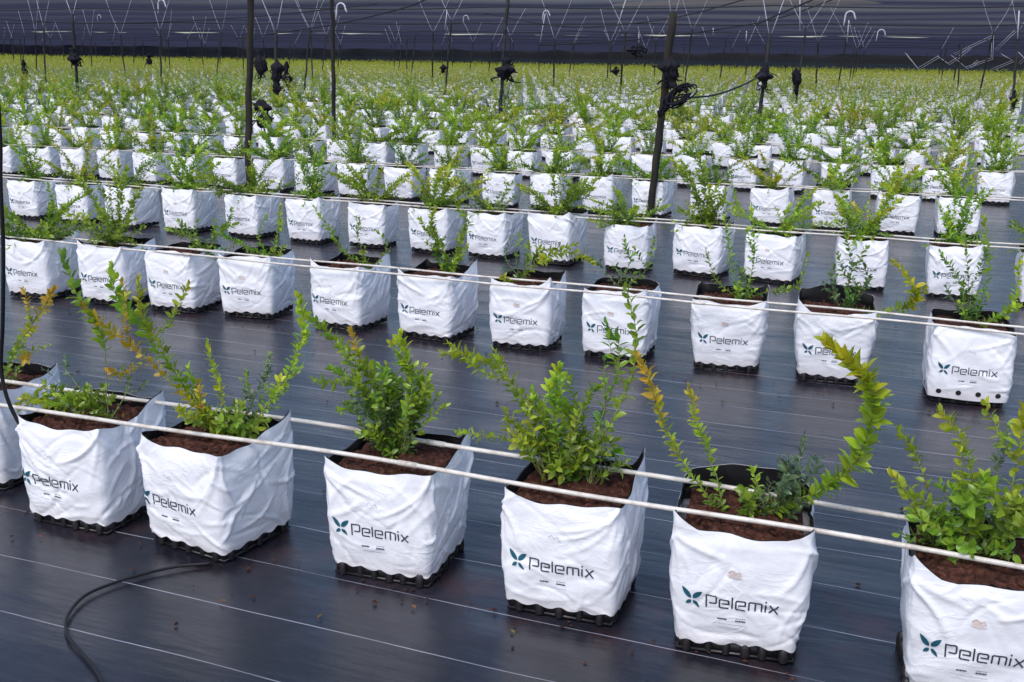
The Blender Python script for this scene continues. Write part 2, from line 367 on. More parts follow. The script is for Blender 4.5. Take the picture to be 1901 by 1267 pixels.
        beige = (s.rg.random() < .4) if s.pic is None else s.pic
        for i in range(5 if beige else 0):
            a = i*.9+.3; s.petal(mb, (cx+(i-2)*.005, cz-.004+.003*(i % 2)), (cx+(i-2)*.007+.004*math.cos(a), cz+.010+.003*math.sin(a)), .007, 5, .0014+.0002*i)
        if beige: s.petal(mb, (cx-.018, cz-.004), (cx+.02, cz-.008), .006, 5, .0026)
        s.stroke(mb, [(cx-.015, cz+.004), (cx-.006, cz+.012), (cx+.002, cz+.003), (cx+.012, cz+.009), (cx+.017, cz-.003)], .0012, 4, .003)
BAGMATS = [M_BAG, M_BLACKFILM, M_INK, M_TEAL, M_GREYINK, M_BEIGE]
def bag_mesh(seed, nu=176, nv=44, **k):
    mb = MB(); Bag(seed, **k).build(mb, nu, nv); return mb.mesh('grow_bag', BAGMATS)
def soil_mesh(seed, a=.150, n=26):
    r = np.random.default_rng(seed); g = np.linspace(-a, a, n); X, Y = np.meshgrid(g, g)
    Z = .312+r.normal(0, .0035, X.shape)+.008*np.sin(X*31+seed)*np.sin(Y*27+seed*2)
    Z -= .012*(np.maximum(abs(X), abs(Y))/a)**6
    mb = MB(); mb.add(np.stack([X, Y, Z], -1).reshape(-1, 3), grid(n, n)); 
    for k in range(70):      # loose coir crumbs
        c = np.array([r.uniform(-a, a)*.92, r.uniform(-a, a)*.92, .316]); s = r.uniform(.003, .009)
        V = c+s*r.normal(0, 1, (4, 3))*(1, 1, .6); mb.add(V, [(0, 1, 2), (0, 2, 3), (0, 3, 1), (1, 3, 2)])
    return mb.mesh('soil', [M_SOIL], False)
def tray_mesh(seed, n=5, a=.146):
    mb = MB(); r = np.random.default_rng(seed)
    def box(x0, x1, y0, y1, z0, z1):
        V = [(x, y, z) for z in (z0, z1) for x, y in ((x0, y0), (x1, y0), (x1, y1), (x0, y1))]
        mb.add(V, [(0, 3, 2, 1), (4, 5, 6, 7), (0, 1, 5, 4), (1, 2, 6, 5), (2, 3, 7, 6), (3, 0, 4, 7)])
    box(-a, a, -a, a, .004, .034); box(-a-.004, a+.004, -a-.004, a+.004, 0, .006)
    for side in range(4):
        for k in range(n):
            f = -1+2*(k+.5)/n; c = {0: (f*a, -a), 1: (a, f*a), 2: (f*a, a), 3: (-a, f*a)}[side]
            th = np.linspace(0, 2*np.pi, 9, endpoint=False); V = []; rad = .0135*r.uniform(.8, 1.15); c = (c[0]+r.normal(0, .003), c[1]+r.normal(0, .003))
            for zz, rr in ((0, .95), (.014, 1), (.028, .95), (.038, .7), (.044, .2)):
                V += [(c[0]+rad*rr*math.cos(q), c[1]+rad*rr*math.sin(q), zz+.001) for q in th]
            mb.add(V, [(i*9+j, i*9+(j+1) % 9, (i+1)*9+(j+1) % 9, (i+1)*9+j) for i in range(4) for j in range(9)]+[tuple(range(36, 45))])
    return mb.mesh('drainage_tray', [M_TRAY])

# ------------------------------------------------------------------ foliage
PAL = {'y': (.46, .47, .030), 'o': (.56, .37, .045), 'l': (.36, .48, .035), 'g': (.235, .37, .032), 'd': (.115, .215, .034), 'b': (.13, .205, .10), 'p': (.30, .38, .15)}
LV = np.array([(0, 0, 0), (.32, -.42, .10), (.32, 0, 0), (.32, .42, .10), (.70, -.34, .06), (.70, 0, -.02), (.70, .34, .06), (1, 0, -.10)])
LFc = [(0, 1, 2), (0, 2, 3), (1, 4, 5, 2), (2, 5, 6, 3), (4, 7, 5), (5, 7, 6)]
LV2 = np.array([(0, 0, 0), (.5, -.42, .1), (1, 0, -.06), (.5, .42, .1)]); LF2 = [(0, 1, 2), (0, 2, 3)]
def leaf(mb, p, d, up, ln, wd, col, lod=0):
    d = d/(np.linalg.norm(d)+1e-9); s_ = np.cross(d, up); s_ /= np.linalg.norm(s_)+1e-9; n = np.cross(s_, d)
    T, F = (LV, LFc) if lod == 0 else (LV2, LF2)
    V = p+np.outer(T[:, 0]*ln, d)+np.outer(T[:, 1]*wd, s_)+np.outer(T[:, 2]*ln, n)
    mb.add(V, F, 1, np.array(col))
def lerp3(c, f):
    k = (len(c)-1)*min(.9999, max(0, f)); i = int(k); a = np.array(c[i]); b_ = np.array(c[i+1]); return a+(b_-a)*(k-i)
def shoot(mb, P, r, cols, ls=.030, step=.0085, rad=.0022, bare=.12, lod=0, spread=.9, twigs=0, shape=0):
    """a cane along P with alternate leaves; cols runs from base to tip"""
    ln = np.linalg.norm(np.diff(P, axis=0), axis=1).sum(); n = max(8, int(ln/.02)); Q = spline(P, n)
    Q[1:] += r.normal(0, .0022, (n-1, 3)); tube(mb, Q, np.linspace(rad, rad*.35, n), 5 if lod == 0 else 3, 0, (1, 1, 1), False)
    k = int(ln*(1-bare)/step); ga = r.uniform(0, 6.28)
    for i in range(k):
        f = bare+(1-bare)*(i+r.uniform(0, .8))/k; f = min(f, .999); x = f*(n-1); j = min(int(x), n-2); p = Q[j]+(Q[j+1]-Q[j])*(x-j); T = Q[j+1]-Q[j]; T /= np.linalg.norm(T)+1e-9
        ga += 2.4+r.normal(0, .3); a = np.cross(T, (0.3, .2, 1)); a /= np.linalg.norm(a)+1e-9; b_ = np.cross(T, a)
        out = a*math.cos(ga)+b_*math.sin(ga); tipn = max(0, (f-.82)/.18)
        d = out*(spread*(1-.55*tipn))+T*(.55+.6*tipn)+np.array([0, 0, r.uniform(-.05, .25)])
        sz = ls*r.uniform(.65, 1.15)*(1-.35*tipn**2)*(.7+.5*min(1, f*2.0))
        c = lerp3(cols, min(1, max(0, (f-bare)/(1-bare)+r.normal(0, .08))))*r.uniform(.72, 1.25)*np.array([r.uniform(.85, 1.15), 1, 1])
        leaf(mb, p, d, T+out*.2+r.normal(0, .25, 3), sz, sz*r.uniform(.52, .68), np.clip(c, 0, .8), lod)
    for q in range(twigs):
        f = r.uniform(.2, .75); j = int(f*(n-1)); T = Q[min(j+1, n-1)]-Q[j]; T /= np.linalg.norm(T)+1e-9; l2 = ln*r.uniform(.15, .35)
        d = T+r.normal(0, .7, 3); d /= np.linalg.norm(d); e = Q[j]+d*l2+np.array([0, 0, l2*.3])
        shoot(mb, [Q[j], Q[j]+d*l2*.5, e], r, cols[max(0, len(cols)//2-1):], ls*.85, step, rad*.6, .1, lod, spread, 0)
MIX = ['ddgl', 'dggly', 'dggy', 'bdgl', 'dglyo', 'bbgp', 'gglyy', 'dbgl']
def generic_bush(seed, lod=0, hgt=.34, dens=1.0, spr=1.0, mix=None):
    r = np.random.default_rng(seed); mb = MB(); n = r.integers(6, 9)
    lean0 = r.normal(0, .12, 2)
    n += 2
    for i in range(n):
        a = r.uniform(0, 6.28); h = hgt*r.uniform(.45, 1.15)*(1.15 if i < 2 else .9); sp = r.uniform(.05, .26)*spr
        b0 = np.array([r.normal(0, .02), r.normal(0, .02), .295]); dx = np.array([math.cos(a)*sp+lean0[0]*h, math.sin(a)*sp+lean0[1]*h, 0])
        P = [b0, b0+dx*.25+np.array([0, 0, h*.38]), b0+dx*.65+np.array([0, 0, h*.75]), b0+dx*1.15+np.array([0, 0, h])]
        cols = [PAL[c] for c in (mix or MIX)[r.integers(0, len(mix or MIX))]]
        shoot(mb, P, r, cols, .033 if lod == 0 else .040, (.0095 if lod == 0 else .0145)/dens, .0022, r.uniform(.05, .2), lod, .95, 2)
    for i in range(13):
        a = r.uniform(0, 6.28); q_ = r.uniform(.12, .25); P = [np.array([0, 0, .31]), np.array([math.cos(a)*.06, math.sin(a)*.06, .38]), np.array([math.cos(a)*q_, math.sin(a)*q_, (.36 if q_ < .2 else .30)+r.uniform(0, .11)])]
        shoot(mb, P, r, [PAL['d'], PAL['g'], PAL['l'] if i % 3 == 0 else PAL['g']], .027, .010 if lod == 0 else .015, .0018, .05, lod)
    return mb.mesh('bush', [M_STEM, M_LEAF])

# ------------------------------------------------------------------ setting
def sheet(name, xs, ys, zf, m, kind='structure', zarr=None):
    X, Y = np.meshgrid(xs, ys); Z = zf(X, Y); mb = MB(); mb.add(np.stack([X, Y, Z], -1).reshape(-1, 3), grid(len(xs), len(ys)))
    o = link(name, mb.mesh(name, [m])); 
    if kind: o['kind'] = kind
    return o
gx = np.concatenate([np.linspace(-600, -12, 30), np.linspace(-11.5, 5, 190), np.linspace(6, 400, 25)])
gy = np.concatenate([np.linspace(-40, .5, 12), np.linspace(.8, 9, 150), np.linspace(9.5, 600, 40)])
def gz(X, Y):
    m = np.clip((11-np.abs(X+4))/4, 0, 1)*np.clip((9-Y)/2, 0, 1)*np.clip((Y-.5)/1, 0, 1)
    return -.004+m*(.0030*np.sin(Y*9+.6*np.sin(X*1.3))*np.sin(X*.9+Y*.7)+.0018*np.sin(X*7.1+Y*3.3)*np.sin(Y*17+X))
sheet('ground', gx, gy, gz, M_MAT)

YR = [2.70, 5.16, 7.62, 10.34, 13.0]+[15.55+2.4*k for k in range(50)]          # centre line of each row of bags
rnd = random.Random(7)
# ------------------------------------------------------------------ shared meshes
SOILS = [soil_mesh(i) for i in range(3)]; TRAYS = [tray_mesh(1), tray_mesh(2, 6)]
GROUP = 'white grow bags with blueberry bushes in rows'
ORD = ['first', 'second', 'third', 'fourth', 'fifth', 'sixth', 'seventh', 'eighth', 'ninth', 'tenth', 'eleventh', 'twelfth', 'thirteenth', 'fourteenth', 'fifteenth', 'sixteenth', 'seventeenth', 'eighteenth', 'nineteenth']
TENS = ['', '', 'twenty', 'thirty', 'forty', 'fifty']
TENO = ['', '', 'twentieth', 'thirtieth', 'fortieth', 'fiftieth']
def ordw(i):
    if i < 20: return ORD[i-1]
    return TENO[i//10] if i % 10 == 0 else TENS[i//10]+'-'+ORD[i % 10-1]
def potted(x, y, rz, label, bagme, extra=True, seed=0, sz=.022):
    t = empty('potted_blueberry', (x, y, 0), rz); tag(t, label, 'potted plant', GROUP)
    link('grow_bag', bagme, t)
    if extra:
        so_ = link('soil', SOILS[seed % 3], t); so_.rotation_euler = (0, 0, (seed % 4)*math.pi/2); so_.location.z = sz; link('drainage_tray', TRAYS[seed % 2], t)
    return t
def add_shoots(t, Yc, specs, seed, lsc=1.0, dens=1.0):
    """specs: (pixel polyline base..tip, palette, leaf size, spacing, lean towards/away, twigs)"""
    inv = t.matrix_basis.inverted(); r = np.random.default_rng(seed)
    for k, (px, cols, ls, step, lean, tw) in enumerate(specs):
        m = len(px); P = []
        for i, (a, b_) in enumerate(px):
            p = onY(a, b_, Yc+lean*(i/(m-1))); P.append(np.array(inv @ Vector(p)))
        P[0][2] = min(P[0][2], .335)
        base = P[0].copy(); base[2] = .315; P = [base]+P if P[0][2] > .32 else P
        mb = MB(); shoot(mb, np.array(P), r, [PAL[c] for c in cols], ls*lsc, step/dens, .0024, .06 if tw >= 0 else .5, 0, .95, max(0, tw))
        link('shoot', mb.mesh('shoot', [M_STEM, M_LEAF]), t)
def clump(t, Yc, spots, seed):
    """low leafy twigs round the collar: (px x, px y, radius m, palette, n)"""
    inv = t.matrix_basis.inverted(); r = np.random.default_rng(seed)
    mb = MB()
    for (a, b_, rad, cols, n) in spots:
        c = np.array(inv @ Vector(onY(a, b_, Yc)))
        root = np.array([c[0]*.6, c[1]*.4, .325])
        for i in range(n):
            d = r.normal(0, 1, 3); d /= np.linalg.norm(d); d *= r.uniform(.35, 1)**.6; e = c+d*rad*(1, 1, .8); e[2] = max(e[2], .35)
            mid = (root+e)/2+np.array([0, 0, .02])
            shoot(mb, np.array([root, mid, e]), r, [PAL[q] for q in cols], .027, .009, .0014, .35, 0, 1.0, 0)
    link('foliage', mb.mesh('foliage', [M_STEM, M_LEAF]), t)

# ------------------------------------------------------------------ row 1 : seven bags
R1 = [ # x, y of centre, rz deg, bag keywords
 dict(x=-3.10, y=2.76, rz=4, k=dict(ears=(.02, .02, .03, .02), logo=-.3)),
 dict(x=-2.513, y=2.625, rz=1, k=dict(ears=(.01, .0, .045, .0), back=.01, logo=-.075)),
 dict(x=-2.025, y=2.63, rz=-8, k=dict(ears=(.01, .0, .05, .0), back=.0, sag=.014, logo=-.085, hb=.160, ht=.170)),
 dict(x=-1.42, y=2.70, rz=4, k=dict(ears=(.012, .0, .035, .0), back=.0, sag=.012, hb=.153, ht=.172)),
 dict(x=-.863, y=2.70, rz=3, k=dict(ears=(.012, .0, .055, .0), back=.0, sag=.018)),
 dict(x=-.390, y=2.69, rz=8, k=dict(ears=(.04, .028, .0, .0), back=.055, pic=True, sag=.012, hb=.151, ht=.178, holes=False)),
 dict(x=.190, y=2.66, rz=4, k=dict(pic=True, ears=(.035, .01, .01, .01), back=.015, sag=.022, hb=.140, ht=.172)),
]
LAB1 = ['white grow bag cut off by the left edge, orange-tipped shoot rising over the black hose',
 'front row grow bag with black hose end at its corner and foliage trailing left',
 'front row grow bag turned to show its side, long orange shoots leaning left',
 'front row grow bag with dense green bush and one orange tip, fourth from left',
 'front row grow bag with the widest bright green bush and a tall round-leaved shoot',
 'front row grow bag with one long curved yellow-leaved shoot and black rear flap',
 'nearest grow bag cut off by the right edge with glossy broad leaves over its rim']
SH1 = [
 [([(20, 745), (12, 690), (35, 640), (75, 580), (100, 535)], 'gggyoo', .030, .0065, -.05, 2), ([(10, 740), (25, 700), (50, 660), (90, 640)], 'bgl', .024, .012, .1, 1), ([(-20, 740), (-40, 650), (-30, 560)], 'dgl', .028, .010, 0, 2), ([(0, 740), (40, 720), (80, 700)], 'bb', .02, .014, .1, 1)],
 [([(200, 765), (197, 690), (188, 620), (150, 560), (114, 468)], 'gggd', .040, .0085, -.1, -1),
  ([(195, 765), (150, 752), (100, 755), (62, 745)], 'dgly', .026, .005, -.08, 3), ([(205, 765), (160, 742), (110, 735)], 'dgg', .026, .006, -.02, 3), ([(205, 765), (240, 720), (225, 680)], 'bbg', .022, .012, .05, 2), ([(205, 765), (130, 700), (120, 660)], 'bb', .02, .014, .15, 2)],
 [([(415, 800), (350, 745), (275, 665), (200, 610), (152, 566)], 'glyoyo', .030, .0062, -.08, 3),
  ([(405, 800), (345, 715), (295, 640), (262, 575), (258, 515)], 'bgggly', .033, .0075, .02, 2),
  ([(400, 800), (330, 700), (255, 600), (218, 555), (206, 492)], 'dgggl', .040, .0075, .10, 1),
  ([(410, 795), (412, 735), (398, 690), (385, 636)], 'glyly', .026, .005, .05, 0),
  ([(430, 800), (470, 745), (490, 700), (498, 655)], 'bbbp', .022, .007, .12, 4),
  ([(450, 795), (530, 700), (562, 615), (553, 545)], 'bglly', .032, .0075, .0, 1),
  ([(440, 800), (510, 735), (560, 680)], 'bbg', .024, .008, .1, 3), ([(430, 800), (455, 740), (460, 690)], 'bbg', .022, .008, .15, 3), ([(425, 805), (440, 780), (520, 755)], 'ddg', .024, .007, .1, 3), ([(420, 800), (380, 780), (330, 760)], 'gly', .024, .007, -.03, 2)],
 [([(725, 800), (700, 725), (650, 655), (595, 605), (556, 575)], 'dgggl', .032, .0075, .02, 2),
  ([(720, 795), (700, 720), (668, 660), (652, 612)], 'dggloo', .032, .0065, .05, 2),
  ([(740, 800), (765, 720), (755, 665), (742, 618)], 'dggly', .032, .0065, .0, 2),
  ([(725, 800), (680, 740), (640, 700), (612, 680)], 'bbgg', .028, .007, .08, 3), ([(740, 800), (780, 750), (778, 700)], 'dggg', .028, .007, .1, 3),
  ([(745, 805), (790, 785), (830, 752)], 'bgl', .026, .009, 0, 1), ([(730, 800), (720, 730), (705, 680)], 'ddgg', .030, .006, -.02, 4), ([(715, 800), (660, 770), (640, 745)], 'bbg', .026, .008, .1, 3), ([(735, 800), (745, 750), (730, 700)], 'ddg', .03, .006, .08, 4), ([(725, 805), (690, 760), (665, 700)], 'ddgl', .03, .006, -.05, 3)],
 [([(1040, 865), (985, 760), (930, 690), (880, 665), (824, 655)], 'ggglll', .034, .0078, -.02, 1),
  ([(1030, 868), (960, 820), (900, 812), (845, 800)], 'dgll', .028, .010, -.08, 1), ([(1040, 865), (975, 770), (940, 700), (921, 652)], 'dggl', .032, .011, .1, 1),
  ([(1050, 870), (1030, 780), (1032, 720), (1036, 678)], 'gglly', .032, .0058, -.05, 4), ([(1055, 870), (1070, 800), (1090, 740), (1112, 715)], 'dggg', .030, .0062, .05, 3),
  ([(1065, 870), (1120, 810), (1165, 720), (1182, 630), (1158, 522)], 'dgggg', .036, .0125, .0, 1), ([(1060, 870), (1010, 790), (985, 740)], 'ggl', .030, .006, -.02, 3),
  ([(1050, 870), (1000, 830), (960, 790)], 'dggl', .028, .007, .05, 3), ([(1065, 870), (1120, 850), (1150, 840)], 'ddg', .030, .006, .05, 3), ([(1060, 870), (1060, 800), (1050, 750)], 'dgg', .030, .005, .08, 5),
  ([(1055, 870), (1100, 820), (1120, 770)], 'ddgb', .028, .006, .1, 4), ([(1050, 870), (1020, 800), (990, 720)], 'dgg', .028, .007, .1, 3), ([(1060, 870), (1115, 780), (1150, 660), (1125, 600)], 'dggd', .030, .010, .1, 1)],
 [([(1330, 935), (1275, 870), (1232, 790), (1208, 715), (1182, 655)], 'gglyoo', .032, .0062, -.06, 0),
  ([(1345, 935), (1320, 850), (1292, 780), (1279, 716)], 'ggglyo', .026, .0058, -.02, 0),
  ([(1385, 940), (1405, 905), (1395, 868)], 'ggll', .024, .006, .0, 2), ([(1440, 935), (1480, 880), (1492, 808)], 'bbb', .024, .006, .1, 4), ([(1440, 935), (1500, 890), (1525, 850)], 'bbb', .022, .008, .1, 3), ([(1430, 935), (1455, 890), (1450, 850)], 'bb', .022, .007, .12, 3),
  ([(1410, 948), (1510, 915), (1585, 860), (1622, 760), (1605, 700), (1535, 636)], 'ggglllyy', .047, .0042, -.06, 0)],
 [([(1745, 985), (1715, 880), (1690, 830), (1668, 798)], 'bggl', .026, .0085, .05, 1), ([(1740, 985), (1690, 930), (1655, 880)], 'dgly', .036, .009, -.05, 1),
  ([(1800, 985), (1805, 880), (1780, 810), (1745, 762)], 'bggly', .030, .007, .02, 2), ([(1845, 985), (1850, 880), (1856, 800)], 'bbg', .024, .009, .1, 2), ([(1860, 975), (1890, 860), (1898, 765)], 'gly', .036, .009, .0, 2),
  ([(1815, 985), (1835, 930), (1828, 890)], 'dgly', .038, .009, -.05, 1), ([(1800, 990), (1740, 955), (1700, 920)], 'ddgg', .040, .009, -.06, 2), ([(1820, 990), (1880, 950), (1930, 930)], 'ddgg', .040, .009, -.06, 2), ([(1800, 990), (1810, 950), (1790, 925)], 'dgg', .042, .009, -.1, 2), ([(1850, 985), (1920, 900), (1950, 830)], 'dgl', .034, .009, 0, 2), ([(1790, 995), (1750, 985), (1700, 965)], 'dgg', .040, .009, -.1, 2), ([(1830, 995), (1870, 985), (1900, 975)], 'dgg', .040, .009, -.1, 2)]]
CL1 = [[], [(110, 748, .11, 'dgl', 18), (180, 750, .08, 'dg', 12), (60, 755, .06, 'gly', 6)], [(450, 775, .10, 'dgl', 20), (400, 790, .08, 'gly', 10)], [(700, 720, .12, 'bdg', 16), (750, 710, .12, 'dgl', 12), (700, 800, .08, 'bgg', 8)],
 [(1040, 820, .15, 'dgl', 24), (1110, 850, .10, 'dg', 14), (980, 790, .10, 'gll', 8)], [(1400, 925, .07, 'dg', 8), (1480, 880, .06, 'bb', 10)], [(1800, 975, .16, 'dgg', 26), (1730, 975, .09, 'dgg', 10)]]
for i, d in enumerate(R1):
    t = potted(d['x'], d['y'], math.radians(d['rz']), LAB1[i], bag_mesh(100+i, 220, 56, ncre=80, top=.357, **d['k']), True, i, .028)
    bpy.context.view_layer.update()
    add_shoots(t, d['y'], SH1[i], 300+i, .90, 1.45)
    if CL1[i]: clump(t, d['y'], CL1[i], 400+i)
# ------------------------------------------------------------------ row 2 : eleven bags
C2 = [(12, 550), (150, 562), (275, 575), (410, 588), (578, 605), (738, 625), (908, 645), (1078, 663), (1283, 685), (1475, 707), (1722, 745)]
RZ2 = [3, 2, 2, 9, -4, -3, 4, 2, 7, 6, 5]
LAB2 = ['second row grow bag at the left edge beside the hanging black hose',
 'second row grow bag mostly hidden behind the green shoot tips, second from the left',
 'second row grow bag with creased right side behind a yellow tip, third from left',
 'second row grow bag standing square with scalloped black base, fourth from the left',
 'second row grow bag with diagonal creases crossing its faint logo, fifth from the left',
 'second row grow bag with upright leafy bush, sixth from the left, logo low on film',
 'second row grow bag with yellow-green sprawling bush, seventh from the left',
 'second row grow bag partly hidden by the round-leaved tall shoot, eighth from the left',
 'second row grow bag with flared rim and clear teal logo, third from the right',
 'second row grow bag behind the thick yellow shoot, leafy upright bush and black flap',
 'second row grow bag with four round black holes along its bottom, at the right edge']
SH2 = {4: [([(680, 490), (665, 440), (668, 400)], 'bgg', .028, .011, 0, 2), ([(690, 490), (640, 470), (615, 430), (580, 380)], 'dggl', .030, .010, .1, 1), ([(690, 490), (720, 460), (700, 430)], 'dg', .028, .012, .05, 1)],
 3: [([(505, 468), (515, 430), (520, 380)], 'dggl', .030, .008, 0, 2), ([(500, 470), (480, 440), (495, 400)], 'dgg', .028, .009, .1, 2), ([(500, 470), (440, 450), (400, 430)], 'dg', .028, .008, .1, 3)],
 2: [([(390, 455), (350, 440), (310, 425)], 'dgg', .030, .007, 0, 4), ([(380, 455), (410, 430), (440, 415)], 'dgg', .030, .008, 0, 4), ([(370, 455), (350, 430), (330, 410)], 'ddg', .03, .008, .1, 3)],
 5: [([(828, 505), (822, 460), (800, 425), (808, 385)], 'dggl', .032, .006, 0, 3), ([(835, 505), (850, 460), (862, 420)], 'dggl', .032, .006, .02, 3), ([(830, 505), (810, 470), (825, 440)], 'ddg', .032, .006, .1, 4), ([(825, 505), (870, 420), (850, 380), (900, 350)], 'dgly', .032, .008, .1, 2)],
 6: [([(965, 515), (1010, 480), (1060, 470), (1105, 490)], 'dglly', .036, .006, -.02, 3), ([(960, 515), (960, 470), (965, 430)], 'bdg', .028, .013, 0, 1), ([(970, 515), (940, 480), (950, 440)], 'bb', .028, .014, .1, 2), ([(965, 515), (1000, 470), (1070, 455)], 'dgl', .034, .007, .08, 2)],
 7: [([(1140, 535), (1170, 490), (1160, 450)], 'bdg', .030, .011, 0, 3), ([(1150, 535), (1200, 500), (1215, 440)], 'bdg', .030, .011, 0, 2), ([(1150, 535), (1120, 500), (1100, 480)], 'bb', .028, .012, .05, 2)],
 8: [([(1370, 552), (1355, 480), (1345, 400)], 'bdggl', .030, .008, 0, 2), ([(1385, 552), (1400, 470), (1395, 380)], 'dggl', .030, .009, .05, 2), ([(1380, 552), (1440, 540), (1480, 530), (1500, 470)], 'bdgl', .030, .010, .05, 2), ([(1375, 552), (1330, 520), (1310, 460)], 'dgg', .028, .010, .1, 2), ([(1375, 552), (1385, 520), (1370, 500)], 'bb', .03, .009, 0, 3)],
 9: [([(1565, 575), (1580, 500), (1570, 430)], 'bddg', .032, .008, 0, 3), ([(1575, 575), (1610, 530), (1605, 490)], 'bbd', .030, .009, .05, 3), ([(1560, 575), (1545, 530), (1550, 490)], 'bbd', .030, .009, 0, 3), ([(1590, 580), (1670, 575), (1700, 540), (1660, 485)], 'dglyy', .042, .007, -.05, 2), ([(1570, 575), (1590, 540), (1575, 510)], 'dd', .03, .008, -.03, 3)],
 10: [([(1800, 590), (1780, 520), (1745, 470)], 'bddg', .032, .009, 0, 2), ([(1810, 590), (1835, 500), (1825, 400)], 'bdgl', .032, .008, .05, 2), ([(1805, 590), (1800, 540), (1790, 430)], 'bddg', .030, .009, .1, 3), ([(1820, 590), (1880, 560), (1895, 480)], 'dgly', .036, .008, 0, 2), ([(1805, 590), (1770, 560), (1755, 530)], 'bb', .03, .010, 0, 2)],
}
VARK = [dict(ears=(.02, .01, .03, .01), sag=.0), dict(ears=(.012, .03, .03, .0), back=.0, hb=.155, sag=.004), dict(ears=(.03, .005, .02, .02), back=.03, sag=-.006), dict(ears=(.0, .03, .02, .01), back=.0, sag=.008, ht=.174), dict(ears=(.02, .02, .0, .0), back=.03, hb=.150, ht=.176, sag=0), dict(ears=(.03, .0, .045, .0), sag=.004, hb=.160, ht=.166)]
VAR = [bag_mesh(500+i, **dict(dict(ncre=70, top=.357), **k)) for i, k in enumerate(VARK)]
SPEC = [('low spreading', .27, 1.4, 1.6, ['dggl', 'ddgl', 'bdgl']), ('tall green', .50, 1, .9, ['dgll', 'dggl', 'gggl']), ('yellow-topped', .40, 1, 1, ['gglyy', 'dglyy', 'gllyy']), ('dense lime', .38, 1.35, 1, ['ggll', 'dgll', 'gggl']), ('dark-leaved', .36, 1, 1, ['ddgd', 'bddg', 'bbdg']),
 ('narrow upright', .48, 1.1, .5, ['dggl', 'dggly']), ('loose greyish', .38, .7, 1.1, ['bbgp', 'bbbp', 'bdgp']), ('wide lime', .36, 1.2, 1.5, ['dgll', 'ggly', 'gglly']), ('tall gold-tipped', .50, 1.1, 1, ['dggly', 'gglyy', 'gllyo']), ('bushy green', .42, 1.4, 1.1, ['dggl', 'dgll', 'gggl'])]
SPEC = [(q[0], q[1]*1.08, q[2]*1.25, q[3]*1.35, q[4]) for q in SPEC]
LOOK = [q[0] for q in SPEC]
BUSH = [generic_bush(900+i, 0, q[1], q[2], q[3], q[4]) for i, q in enumerate(SPEC)]
K2 = [dict(sag=0), dict(sag=0, ears=(.04, .01, .02, 0)), dict(sag=-.008, ears=(.01, .01, .01, 0)), dict(ears=(.02, .02, .01, .01), sag=-.006), dict(logo=-.03, sag=.006), dict(sag=0), dict(ears=(.02, .04, .02, .0), sag=.004), dict(ears=(.01, .03, .0, 0), sag=0), dict(hb=.152, ht=.180, ears=(.0, .01, .02, .02)), dict(hb=.150, ht=.182, ears=(.045, .01, .02, .03), back=.06), dict(holes=True, sag=.0, hb=.170, ht=.172, ears=(.0, -.02, .0, .0), logo=.01)]
for i, (c, rz) in enumerate(zip(C2, RZ2)):
    p = gnd(*c); a = math.radians(rz); hw = .165; x = p[0]+hw*math.cos(a)-hw*math.sin(a); y = p[1]+hw*math.sin(a)+hw*math.cos(a)
    me = bag_mesh(200+i, 176, 44, ncre=75, top=.357, **K2[i])
    t = potted(x, y, a, LAB2[i], me, True, i)
    bpy.context.view_layer.update()
    if i in SH2: add_shoots(t, y, SH2[i], 600+i, 1.0, 1.35)
    else:
        b_ = link('bush', BUSH[i % 10], t); b_.rotation_euler = (0, 0, i*1.3)
# ------------------------------------------------------------------ rows 3 to 10
C3 = [(300, 430), (415, 440), (530, 450), (632, 460), (757, 468), (865, 477), (985, 488), (1120, 498), (1253, 508), (1385, 520), (1540, 545), (1715, 555)]

BUSH2 = [generic_bush(1200+i, 1, q[1], q[2]*1.3, q[3], q[4]) for i, q in enumerate(SPEC)]
LOWBAG = [bag_mesh(700+i, 72, 16, ncre=40, top=.357, **VARK[i % 6]) for i in range(4)]
def xr(Y): return onY(0, 100, Y)[0]-.15, onY(1901, 100, Y)[0]+.15
total = 18; allrows = []
for k in range(2, 9):
    Y = YR[k]; xs = []
    if k == 2:
        xs = [gnd(*c)[0]+.165 for c in C3]; x = xs[0]-.6
        lo, hi = onY(0, 420, Y)[0], onY(1901, 480, Y)[0]
        while x > lo-.1: xs.insert(0, x); x -= .57
        xs.append(xs[-1]+.56)
    else:
        lo, hi = xr(Y); x = lo+rnd.uniform(0, .3)
        while x < hi: xs.append(x); x += (.545 if k < 5 else .52)*rnd.uniform(.93, 1.08)
    for j, x in enumerate(xs):
        total += 1; v = rnd.randrange(10)
        if k in (2, 3) and any(abs(x*yp/Y-xp) < .45 for xp, yp in ((-7.18, 10.1), (-2.59, 10.1))): v = 0
        look = LOOK[v]
        lab = 'white grow bag with %s bush, %s from the left, %s row back' % (look, ordw(j+1), ordw(k+1))
        y = Y+rnd.uniform(-.025, .025)
        t = potted(x, y, math.radians(rnd.uniform(-7, 9)), lab, (VAR[rnd.randrange(6)] if k < 6 else LOWBAG[rnd.randrange(4)]), k < 7, rnd.randrange(12)); t.rotation_euler.x = rnd.gauss(0, .018); t.rotation_euler.y = rnd.gauss(0, .025); q_ = rnd.uniform(.94, 1.06); t.scale = (q_, rnd.uniform(.94, 1.05), rnd.uniform(.93, 1.04))
        if k >= 7: link('soil', SOILS[0], t)
        b_ = link('bush', (BUSH if k < 6 else BUSH2)[v], t); b_.rotation_euler = (rnd.uniform(-.05, .05), 0, rnd.uniform(0, 6.28)); s_ = rnd.uniform(.85, 1.12)
        b_.location = (0, 0, .30*(1-s_)); b_.scale = (s_*1.05, s_*1.05, s_)
print('individual potted', total)
